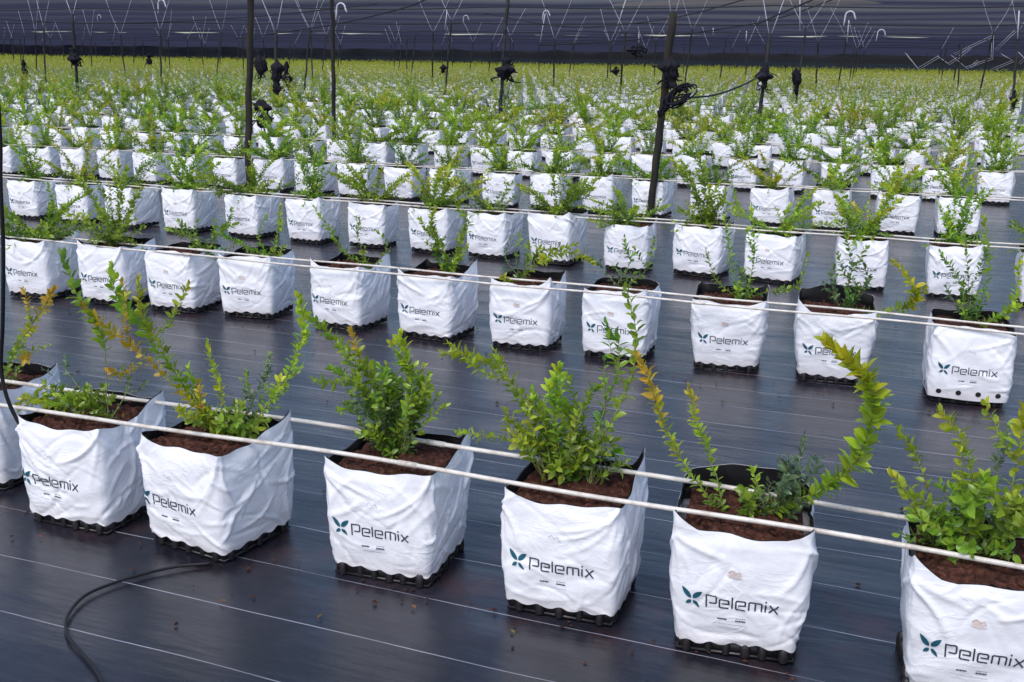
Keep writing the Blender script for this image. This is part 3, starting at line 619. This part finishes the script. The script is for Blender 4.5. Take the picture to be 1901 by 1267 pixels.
# ------------------------------------------------------------------ far rows: one mass
def far_mass():
    r = np.random.default_rng(11); V = []; Fq = []; MI = []; C = []; nv = 0
    Vl = []; Cl = []; cnt = 0
    pal = np.array([PAL[c] for c in 'yyllllgggdp']); pf = np.array([PAL[c] for c in 'yyyyllllllgo'])*1.1
    bv, bf, bc, bm = [], [], [], []
    for k in range(9, 49):
        Y = YR[k]; lo, hi = xr(Y); lo -= 2; hi += 2; n = int((hi-lo)/.53); X = lo+(np.arange(n)+r.uniform(-.09, .09, n))*.53
        for x in X:
            a = r.normal(0, .09); ca, sa = math.cos(a), math.sin(a); y = Y+r.normal(0, .03); cnt += 1
            hb, ht = .158, .170*r.uniform(.96, 1.06)
            P = []
            for z, h in ((.03, hb), (.20, hb*1.08), (.335, ht)):
                for sx, sy in ((-1, -1), (1, -1), (1, 1), (-1, 1)):
                    px, py = sx*h+r.normal(0, .006), sy*h+r.normal(0, .006); P.append((x+px*ca-py*sa, y+px*sa+py*ca, z+(r.uniform(-.01, .035) if z > .3 else 0)))
            for sx, sy in ((-1, -1), (1, -1), (1, 1), (-1, 1)): P.append((x+sx*.15*ca-sy*.15*sa, y+sx*.15*sa+sy*.15*ca, .30))
            for sx, sy in ((-1, -1), (1, -1), (1, 1), (-1, 1)): P.append((x+sx*.155*ca-sy*.155*sa, y+sx*.155*sa+sy*.155*ca, .0))
            o = len(bv); bv += P
            for q in range(4):
                bf.append((o+q, o+(q+1) % 4, o+4+(q+1) % 4, o+4+q)); bm.append(0); bf.append((o+4+q, o+4+(q+1) % 4, o+8+(q+1) % 4, o+8+q)); bm.append(0)
                bf.append((o+8+q, o+8+(q+1) % 4, o+12+(q+1) % 4, o+12+q)); bm.append(2); bf.append((o+16+q, o+16+(q+1) % 4, o+(q+1) % 4, o+q)); bm.append(2)
            bf.append((o+12, o+13, o+14, o+15)); bm.append(2)
            nl = 340 if k < 14 else (240 if k < 19 else (115 if k < 28 else 52)); sz = .040 if k < 14 else (.048 if k < 19 else (.060 if k < 28 else .082))
            hh = r.uniform(.30, .62); nc = 9; cane = r.normal(0, 1, (nc, 2))*.19; ch = hh*r.uniform(.5, 1.1, nc)
            ci = r.integers(0, nc, nl); f = r.uniform(0, 1, nl)**.85
            c = np.stack([x+cane[ci, 0]*f, y+cane[ci, 1]*f, .30+ch[ci]*f], 1)+r.normal(0, .016, (nl, 3))
            d = r.normal(0, 1, (nl, 3)); d[:, 2] = np.abs(d[:, 2])*.9; d /= np.linalg.norm(d, axis=1)[:, None]; e = r.normal(0, 1, (nl, 3)); e = np.cross(d, e); e /= np.linalg.norm(e, axis=1)[:, None]
            L1 = sz*r.uniform(.6, 1.15, nl)[:, None]; w_ = L1*.31
            Vl.append(np.stack([c-d*L1*.5, c+e*w_, c+d*L1*.5, c-e*w_], 1).reshape(-1, 3))
            pp = pal*1.15 if k < 17 else pf*1.2; base = pp[r.integers(0, len(pp))]
            col = (pp[r.integers(0, len(pp), nl)]*.55+base*.45)*r.uniform(.75, 1.2, (nl, 1)); Cl.append(np.repeat(col, 4, 0))
    bv = np.array(bv); Vl = np.vstack(Vl); Cl = np.vstack(Cl); nb = len(bv); nl = len(Vl)//4
    faces = bf+(nb+np.arange(nl*4).reshape(-1, 4)).tolist()
    me = bpy.data.meshes.new('far_blueberry_rows'); me.from_pydata(np.vstack([bv, Vl]).tolist(), [], faces)
    for m in (M_BAG, M_LEAF, M_TRAY): me.materials.append(m)
    me.polygons.foreach_set('material_index', np.array(bm+[1]*nl, dtype=np.int32))
    ca = me.color_attributes.new('Col', 'FLOAT_COLOR', 'POINT'); cc = np.ones((nb+len(Vl), 4), np.float32); cc[nb:, :3] = Cl
    ca.data.foreach_set('color', cc.ravel()); me.update(); print('far plants', cnt, len(faces))
    o = link('far_blueberry_rows', me); tag(o, 'far rows of bagged blueberry bushes merging into one yellow-green field', 'plants', None, 'stuff')
far_mass()
# ------------------------------------------------------------------ irrigation pipes
NEARW = ['front', 'second', 'third', 'fourth', 'fifth', 'sixth', 'seventh', 'eighth', 'ninth', 'tenth']
for k in range(9):
    Y = YR[k]; lo, hi = onY(0, 300, Y)[0]-2.0, onY(1901, 300, Y)[0]+1.5
    for q, dy in enumerate((-.132, .062) if k == 0 else (-.10, .03)):
        n = 60; X = np.linspace(lo, hi, n); ph = rnd.uniform(0, 6); P = np.stack([X, Y+dy+.008*np.sin(X*1.1+ph)+.003*np.sin(X*4+ph), .366+(0 if k == 0 else -.010)+.003*np.sin(X*5+ph)+(.004 if q else 0)], 1)
        if k == 0: P[:, 1] += np.clip((-1.7-X)*.05, 0, .2)*-.9
        mb = MB(); tube(mb, P, .0068 if k == 0 else .0058, 10)
        for xj in np.arange(lo+.7, hi, 2.9):      # sleeve joints
            i = int((xj-lo)/(hi-lo)*(n-1)); a = P[i]; d = P[min(i+1, n-1)]-P[i]; d /= np.linalg.norm(d); tube(mb, [a-d*.03, a+d*.03], .0085, 10)
        o = link('irrigation_pipe', mb.mesh('irrigation_pipe', [M_PIPE]))
        tag(o, 'cream plastic pipe along the %s side of the %s row of grow bags' % (('rear' if q else 'near'), NEARW[k]), 'pipe', 'cream pipes across the grow bags')
# ------------------------------------------------------------------ hoses
P = [onY(-12, 60, 2.42), onY(0, 250, 2.42), onY(1, 340, 2.42), onY(6, 460, 2.43), onY(5, 600, 2.44), onY(2, 680, 2.45), onY(12, 735, 2.45), onY(35, 785, 2.46), onY(66, 822, 2.47)]
mb = MB(); tube(mb, spline(P, 70), .0062, 10); o = link('drip_hose', mb.mesh('drip_hose', [M_HOSE])); tag(o, 'black hose hanging down at the left edge and ending at a bag corner', 'hose')
P = [gnd(a, b_, .008) for a, b_ in ((392, 1046), (330, 1052), (270, 1065), (205, 1085), (155, 1108), (125, 1145), (126, 1180), (150, 1210), (175, 1240), (195, 1275), (230, 1340))]
mb = MB(); tube(mb, spline(P, 80), .0046, 10); o = link('drip_hose', mb.mesh('drip_hose', [M_HOSE])); tag(o, 'black hose curling over the ground fabric below the second grow bag', 'hose')
# ------------------------------------------------------------------ posts with cords
def post(bx, by, tx, ty, h, r0, label, m=M_DPOST, v=True, vw=.6, top=3.7, group='posts among the bush rows', knots=False):
    t = empty('net_post', (bx, by, 0)); tag(t, label, 'post', group)
    n = 14; f = np.linspace(0, 1, n)[:, None]; P = np.array([0, 0, -.05])*(1-f)+np.array([tx-bx, ty-by, h])*f; P[1:-1, :2] += np.array([[rnd.gauss(0, .006), rnd.gauss(0, .006)] for _ in range(n-2)])
    R = r0*np.array([rnd.uniform(.88, 1.1) for _ in range(n)])
    mb = MB(); tube(mb, P, R, 9); link('shaft', mb.mesh('shaft', [m]), t)
    e = P[-1]
    if v:
        for s_ in (-1, 1):
            a = e+np.array([s_*.02, 0, -.02]); b_ = np.array([e[0]+s_*vw*rnd.uniform(.85, 1.15), e[1]+rnd.uniform(-.2, .2), top]); mid = (a+b_)/2+np.array([s_*rnd.uniform(-.03, .05), 0, 0])
            if by > 45 and rnd.random() < .45: continue
            mb = MB(); tube(mb, spline([a, mid, b_], 8), .006+.00009*by, 5); link('tie_cord', mb.mesh('tie_cord', [M_CORD]), t)
    return t
def fig(px, py, Y): 
    p = onY(px, py, Y); return p
p1 = gnd(460, 355); q = onY(466, -60, p1[1]); post(p1[0], p1[1], q[0], q[1], q[2], .036, 'thick mossy brown wooden post rising from the third row, left of centre', M_POST, False)
p2 = gnd(1205, 405); q = onY(1250, 22, p2[1]); T2 = post(p2[0], p2[1], q[0], q[1], q[2], .036, 'thick dark brown post leaning right with a tangled black coil on it', M_POST, True, .35, 3.4)
p3 = gnd(622, 300); q = onY(616, -40, p3[1]); post(p3[0], p3[1], q[0], q[1], q[2], .030, 'slim grey-brown post right of the mossy post, running off the top edge', M_POST, False)
near = [(147, 215, 134, 26, 'thin black post at upper left topped by a wide white cord V'), (515, 232, 512, 55, 'thin dark post just right of the mossy post with black bundle on it'), (925, 250, 944, -30, 'thin dark post near top centre carrying a round black net bundle'), (1405, 235, 1430, 62, 'thin dark post right of the coil post with long black bundle')]
for bx, by, tx, ty, lab in near:
    B = gnd(bx, by); B = onY(bx, by, 20.2); g0 = onY(bx, by, 20.2); q = onY(tx, ty, 20.2)
    post(g0[0], 20.2, q[0]+.0, 20.2, q[2], .034, lab, M_DPOST, True)
cnt = 0
for k in range(3, 10):
    Y = 10.1*k; off = -3.8+(-.5)*(k-3); X = [off+5.15*j for j in range(1, -1-2*k, -1)]
    lo, hi = xr(Y); X = sorted(x for x in X if lo+.2 < x < hi+ .2)
    for j, x in enumerate(X):
        cnt += 1; x += rnd.uniform(-.25, .25)
        lab = 'dark post with white cord V, %s from left in %s post line back' % (ordw(j+1), ordw(k))
        post(x, Y+rnd.uniform(-.4, .4), x+rnd.gauss(.08, .12), Y+rnd.gauss(0, .1), 2.35+rnd.uniform(-.2, .2), .030 if k < 6 else .034, lab, M_DPOST, True, rnd.uniform(.5, .75))
# ------------------------------------------------------------------ wires
wn = 0
for k in range(1, 9):
    Y = 10.1*k+.05; z = 2.42 if k > 1 else 2.62; lo, hi = xr(Y); X = np.linspace(lo-3, hi+3, 60)
    P = np.stack([X, np.full_like(X, Y), z-.05*np.abs(np.sin((X+3.1)*math.pi/5.15))], 1); mb = MB(); tube(mb, P, .010+.0001*Y, 5)
    o = link('support_wire', mb.mesh('support_wire', [M_WIRE])); tag(o, 'dark wire strung level between post tops, %s line of posts back' % ordw(k), 'wire', 'wires between the posts')
W = [([onY(440, 72, 18), onY(560, 55, 18), onY(640, 42, 18), onY(750, 15, 18), onY(800, -5, 18)], 'slack dark rope climbing right past the slim grey-brown post'),
     ([onY(1400, 48, 16), onY(1450, 25, 16), onY(1520, -5, 16)], 'dark rope climbing to the top edge right of the coil post'),
     ([onY(1240, 182, 12), onY(1320, 178, 13), onY(1380, 158, 14), onY(1415, 138, 15)], 'thin dark line sagging from the coil post to the next post right'),
     ([onY(900, 25, 25), onY(1060, 50, 25), onY(1240, 35, 25), onY(1400, -5, 25)], 'long sagging dark line crossing behind the coil post top'),
     ([onY(1000, 85, 35), onY(1200, 72, 35), onY(1420, 40, 35), onY(1560, -5, 35)], 'thin dark line rising right behind the coil post at upper right'),
     ([onY(0, 36, 22), onY(200, 44, 22), onY(460, 32, 22), onY(700, 8, 22)], 'thin sagging dark line at upper left below the roof net')]
for P, lab in W:
    mb = MB(); tube(mb, spline(P, 30), .008+.0003*P[0][1], 6); o = link('slack_line', mb.mesh('slack_line', [M_WIRE])); tag(o, lab, 'line', 'slack lines under the net')
# black gathered net bundles tied to the posts
def bundle(px, py, Y, hpx, wpx, lab, seed):
    r = np.random.default_rng(seed); c = onY(px, py, Y); sc = np.dot(c-np.array([0, 0, H]), CF)/FPX; h = hpx*sc; w_ = wpx*sc/2
    n, m = 26, 20; V = []; ph = r.uniform(0, 6, 4)
    for i in range(m):
        f = i/(m-1); rr = w_*(math.sin(math.pi*min(1, max(0, f*.94+.03)))**.6)*(1+.38*math.sin(f*9+ph[0])+.2*math.sin(f*17+ph[2]))
        for j in range(n):
            a = 2*math.pi*j/n; k = 1+.20*math.sin(a*5+f*6+ph[1])+.15*math.sin(a*9+ph[2])+r.normal(0, .13)
            V.append((math.cos(a)*rr*k+w_*.3*math.sin(f*5+ph[3]), math.sin(a)*rr*k*.8, (f-.5)*h))
    mb = MB(); mb.add(V, [(i*n+j, i*n+(j+1) % n, (i+1)*n+(j+1) % n, (i+1)*n+j) for i in range(m-1) for j in range(n)]+[tuple(range(n)), tuple((m-1)*n+j for j in range(n))])
    for i in range(18):     # loose ends
        a = r.uniform(0, 6.28); s0 = np.array([math.cos(a)*w_*.6, math.sin(a)*w_*.6, r.uniform(-.45, .4)*h]); e = s0+np.array([r.normal(0, w_), r.normal(0, w_*.5), -r.uniform(.1, .35)*h]); tube(mb, spline([s0, (s0+e)/2+r.normal(0, w_*.45, 3), e], 8), r.uniform(.06, .16)*w_, 5)
    o = link('net_bundle', mb.mesh('net_bundle', [M_BUNDLE]), None, c); tag(o, lab, 'net bundle', 'black net bundles tied to posts')
for i, a in enumerate([(136, 105, 20.1, 30, 17, 'small black bundle on the thin post at upper left'), (45, 128, 30, 34, 8, 'narrow black bundle on a far post at upper left'), (482, 120, 14, 52, 16, 'black bundle hanging beside the mossy post near its top'),
    (488, 212, 14, 52, 26, 'largest black bundle, hanging low right of the mossy post'), (514, 142, 20, 60, 18, 'long black bundle on the thin post right of the mossy post'), (533, 140, 26, 50, 12, 'slender black bundle on a post behind, right of the mossy post'),
    (938, 128, 20.1, 42, 24, 'round black bundle on the thin post near top centre'), (1143, 132, 29, 16, 10, 'tiny black bundle on a post left of the coil post'), (1246, 135, 10.0, 58, 26, 'black bundle wrapped around the leaning coil post'),
    (1420, 140, 20.1, 46, 18, 'black bundle on the thin post right of the coil post'), (1478, 150, 30, 50, 13, 'long thin black bundle two posts right of the coil post'), (823, 128, 30.5, 16, 9, 'tiny black bundle on a post left of the top centre'),
    (1882, 185, 24, 34, 9, 'small black bundle low on the post at the right edge'), (1182, 92, 20, 22, 22, 'dark knotted bundle on the wire left of the coil post'), (277, 110, 30.5, 20, 9, 'tiny black bundle under the white V at upper left')]): bundle(*a, 50+i)
# tangled coil on the leaning post
r = np.random.default_rng(3); c = onY(1250, 180, 10.0); mb = MB()
for i in range(13):
    a = r.uniform(.06, .11); tl = r.uniform(-.5, .5); th = np.linspace(.2, r.uniform(5, 6.5), 30); P = np.stack([.06+a*1.0*np.cos(th)+.02*r.normal(), .03*r.normal()+.04*np.sin(th*1.3), a*.75*np.sin(th)+.02*r.normal()], 1); P[:, 2] += P[:, 0]*.5-.02
    tube(mb, P, .0075, 6)
for i in range(8):
    e = np.array([-.09+r.normal(0, .03), 0, -.15+r.normal(0, .05)]); tube(mb, spline([(.0, 0, .02), (-.05+r.normal(0, .02), -.02, -.02), e], 10), .012, 6)
o = link('coiled_line', mb.mesh('coiled_line', [M_BUNDLE]), None, c); tag(o, 'tangled black coil hung on the leaning dark post', 'coil')
# white hooks clipped on the wires
def hook(px, py, Y, s_, lab, tilt=0):
    c = onY(px, py, Y); a = np.linspace(0, math.pi, 12); R = .09*s_
    P = [(-R-.02+tilt*.1, 0, -.20*s_)]+[(-R*math.cos(q), 0, R*math.sin(q)) for q in a]+[(R+.03, 0, -.07*s_)]
    mb = MB(); tube(mb, spline(P, 26), .017*s_, 7); o = link('white_hook', mb.mesh('white_hook', [M_CORD]), None, c); tag(o, lab, 'hook', 'white hooks hanging under the net')
for a in [(633, 16, 18, 1.0, 'bright white hook beside the slim grey-brown post'), (300, 8, 24, 1.2, 'white hook at the top edge, upper left'), (1014, 26, 22, .7, 'small white hook at the top of a slanted cord near centre'), (1578, 30, 24, 1.0, 'white hook hanging alone at upper right'),
    (184, 32, 40, 1.0, 'faint white hook left of the mossy post, below a V'), (865, 34, 36, 1.0, 'small white hook right of the slim post near top centre'), (1636, 62, 34, 1.1, 'pale hook right of the lone upper-right hook')]: hook(*a)
# hanging white tags and long slanted cords off-frame top
CO = [((1003, 78, 33), (1012, 26, 33), 'slanted white cord under the small hook near top centre'), ((1142, 62, 30), (1165, -10, 30), 'long slanted white cord left of the coil post'), ((1572, 80, 42), (1576, 38, 42), 'short white cord right of centre in front of the far net'), ((1485, 58, 29), (1485, -8, 29), 'upright pale cord at the top edge, right of the coil post'),
      ((1186, 82, 45), (1186, 60, 45), 'short white tag strip left of the coil post'), ((1385, 78, 45), (1386, 58, 45), 'short white tag strip right of the coil post'), ((826, 55, 30), (830, 20, 30), 'short white cord on the post left of top centre'), ((1324, 66, 45), (1324, 52, 45), 'tiny white tag strip just right of the coil post'),
      ((1889, 72, 26), (1892, 20, 26), 'thick white cord at the right edge')]
for a, b_, lab in CO:
    mb = MB(); tube(mb, [onY(*a), onY(*b_)], .016 if a[2] < 40 else .022, 6); o = link('hanging_cord', mb.mesh('hanging_cord', [M_CORD])); tag(o, lab, 'cord', 'white cords hanging from the net')
# white zigzag bracing of the far right posts
Z = [([(1680, 98), (1703, 127), (1742, 104)], 75), ([(1765, 102), (1792, 125), (1840, 108), (1842, 60)], 60), ([(1770, 100), (1842, 66)], 55), ([(1842, 128), (1880, 112), (1858, 100)], 40), ([(1847, 92), (1884, 56)], 38), ([(1740, 104), (1760, 118), (1775, 108), (1800, 88)], 90), ([(1888, 95), (1901, 108), (1890, 118)], 34), ([(1800, 124), (1815, 112)], 60)]
for i, (px, Y) in enumerate(Z):
    mb = MB()
    for dd in (0, 5): tube(mb, [onY(a+dd*.6, b_+dd*.5, Y) for a, b_ in px], .00016*Y, 5)
    o = link('brace_cord', mb.mesh('brace_cord', [M_CORD])); tag(o, 'white zigzag brace cord at far right, %s from the left' % ordw([1, 3, 4, 7, 6, 2, 8, 5][i]), 'cord', 'white zigzag cords at far right')
# ------------------------------------------------------------------ shade net roof, sloping end and end wall
xs = np.linspace(-330, 90, 211)
RF = 3.85
def roofz(X, Y): return RF+.05*np.sin((Y)*math.pi/5.05)*1.0+.05*np.sin(X*.31+Y*.2)
o = sheet('shade_roof', xs, np.linspace(25, 118, 120), roofz, M_NET, None); tag(o, 'dark purple shade net stretched overhead above the far rows', 'shade net')
Y0, Y1 = 118.05, 131
o = sheet('shade_slope', xs, np.linspace(Y0, Y1, 20), lambda X, Y: RF-.05+(2.15-RF)*((Y-Y0)/(Y1-Y0))+.06*np.sin(X*.5)+.05*np.sin(X*1.3+Y), M_NETSLOPE, None); tag(o, 'purple shade net sloping down behind the far end of the field', 'shade net')
mb = MB(); X, Zz = np.meshgrid(xs, np.linspace(-.05, 2.2, 6)); mb.add(np.stack([X, 131.1+.25*np.sin(X*.9+Zz), Zz], -1).reshape(-1, 3), grid(len(xs), 6)); o = link('end_screen', mb.mesh('end_screen', [M_NETDARK])); tag(o, 'nearly black net screen standing along the far end of the field', 'net screen')
# pale net patch, its colour standing in for daylight through a roof gap
a = [onY(x, y, Y) for x, y, Y in ()]
mb = MB(); n = 40; X = np.linspace(-14.5, -3.0, n); yy = np.linspace(0, 1, 14); XX, VV = np.meshgrid(X, yy)
wdt = 5.5*np.sin(np.pi*np.clip((XX+14.5)/11.5, 0, 1))**.5; YY = 48.5+(VV-.5)*wdt*1.4+.25*np.sin(XX*2); ZZ = roofz(XX, YY)-.06
mb.add(np.stack([XX, YY, ZZ], -1).reshape(-1, 3), grid(n, 14)); o = link('light_gap_patch', mb.mesh('light_gap_patch', [M_NETPALE])); tag(o, 'pale patch painted as light through a roof gap at top right of centre', 'net patch')
# ------------------------------------------------------------------ litter
r = np.random.default_rng(21); mb = MB()
def clod(c, s_):
    V = np.array([(1, 0, 0), (-1, 0, 0), (0, 1, 0), (0, -1, 0), (0, 0, 1), (0, 0, -.3)])*s_*r.uniform(.6, 1.2, (6, 1))*(1, 1, .6)+c
    mb.add(V, [(0, 2, 4), (2, 1, 4), (1, 3, 4), (3, 0, 4), (2, 0, 5), (1, 2, 5), (3, 1, 5), (0, 3, 5)])
for i in range(230):
    k = r.integers(0, 4); lo, hi = xr(YR[k]); clod((r.uniform(max(lo, -8), 1.5), YR[k]+r.choice([-1, 1])*r.uniform(.17, .4)**1, .003), r.uniform(.003, .010))
for i in range(200):
    k = r.integers(0, 3); lo, hi = xr(YR[k]); x_ = r.uniform(max(lo, -6), .6); clod((x_, YR[k]-.165-abs(r.normal(0, .035)), .003), r.uniform(.002, .008))
for i in range(70): clod((r.uniform(-6, 1.2), r.uniform(2.0, 7), .003), r.uniform(.003, .012))
o = link('soil_crumbs', mb.mesh('soil_crumbs', [M_SOIL], False)); tag(o, 'dark soil crumbs scattered on the black ground fabric', 'soil crumbs', None, 'stuff')
# fallen leaves
r = np.random.default_rng(5); mb = MB()
for i in range(26):
    p = np.array([r.uniform(-4, .6), r.choice([r.uniform(1.9, 2.5), r.uniform(2.95, 4.9)]), .004]); a = r.uniform(0, 6.28)
    leaf(mb, p, np.array([math.cos(a), math.sin(a), .1]), np.array([0, 0, 1.]), r.uniform(.016, .028), r.uniform(.008, .014), (r.uniform(.12, .3), r.uniform(.07, .2), .03))
o = link('fallen_leaves', mb.mesh('fallen_leaves', [M_STEM, M_LEAF])); tag(o, 'small fallen leaves scattered on the black ground fabric', 'leaves', None, 'stuff')
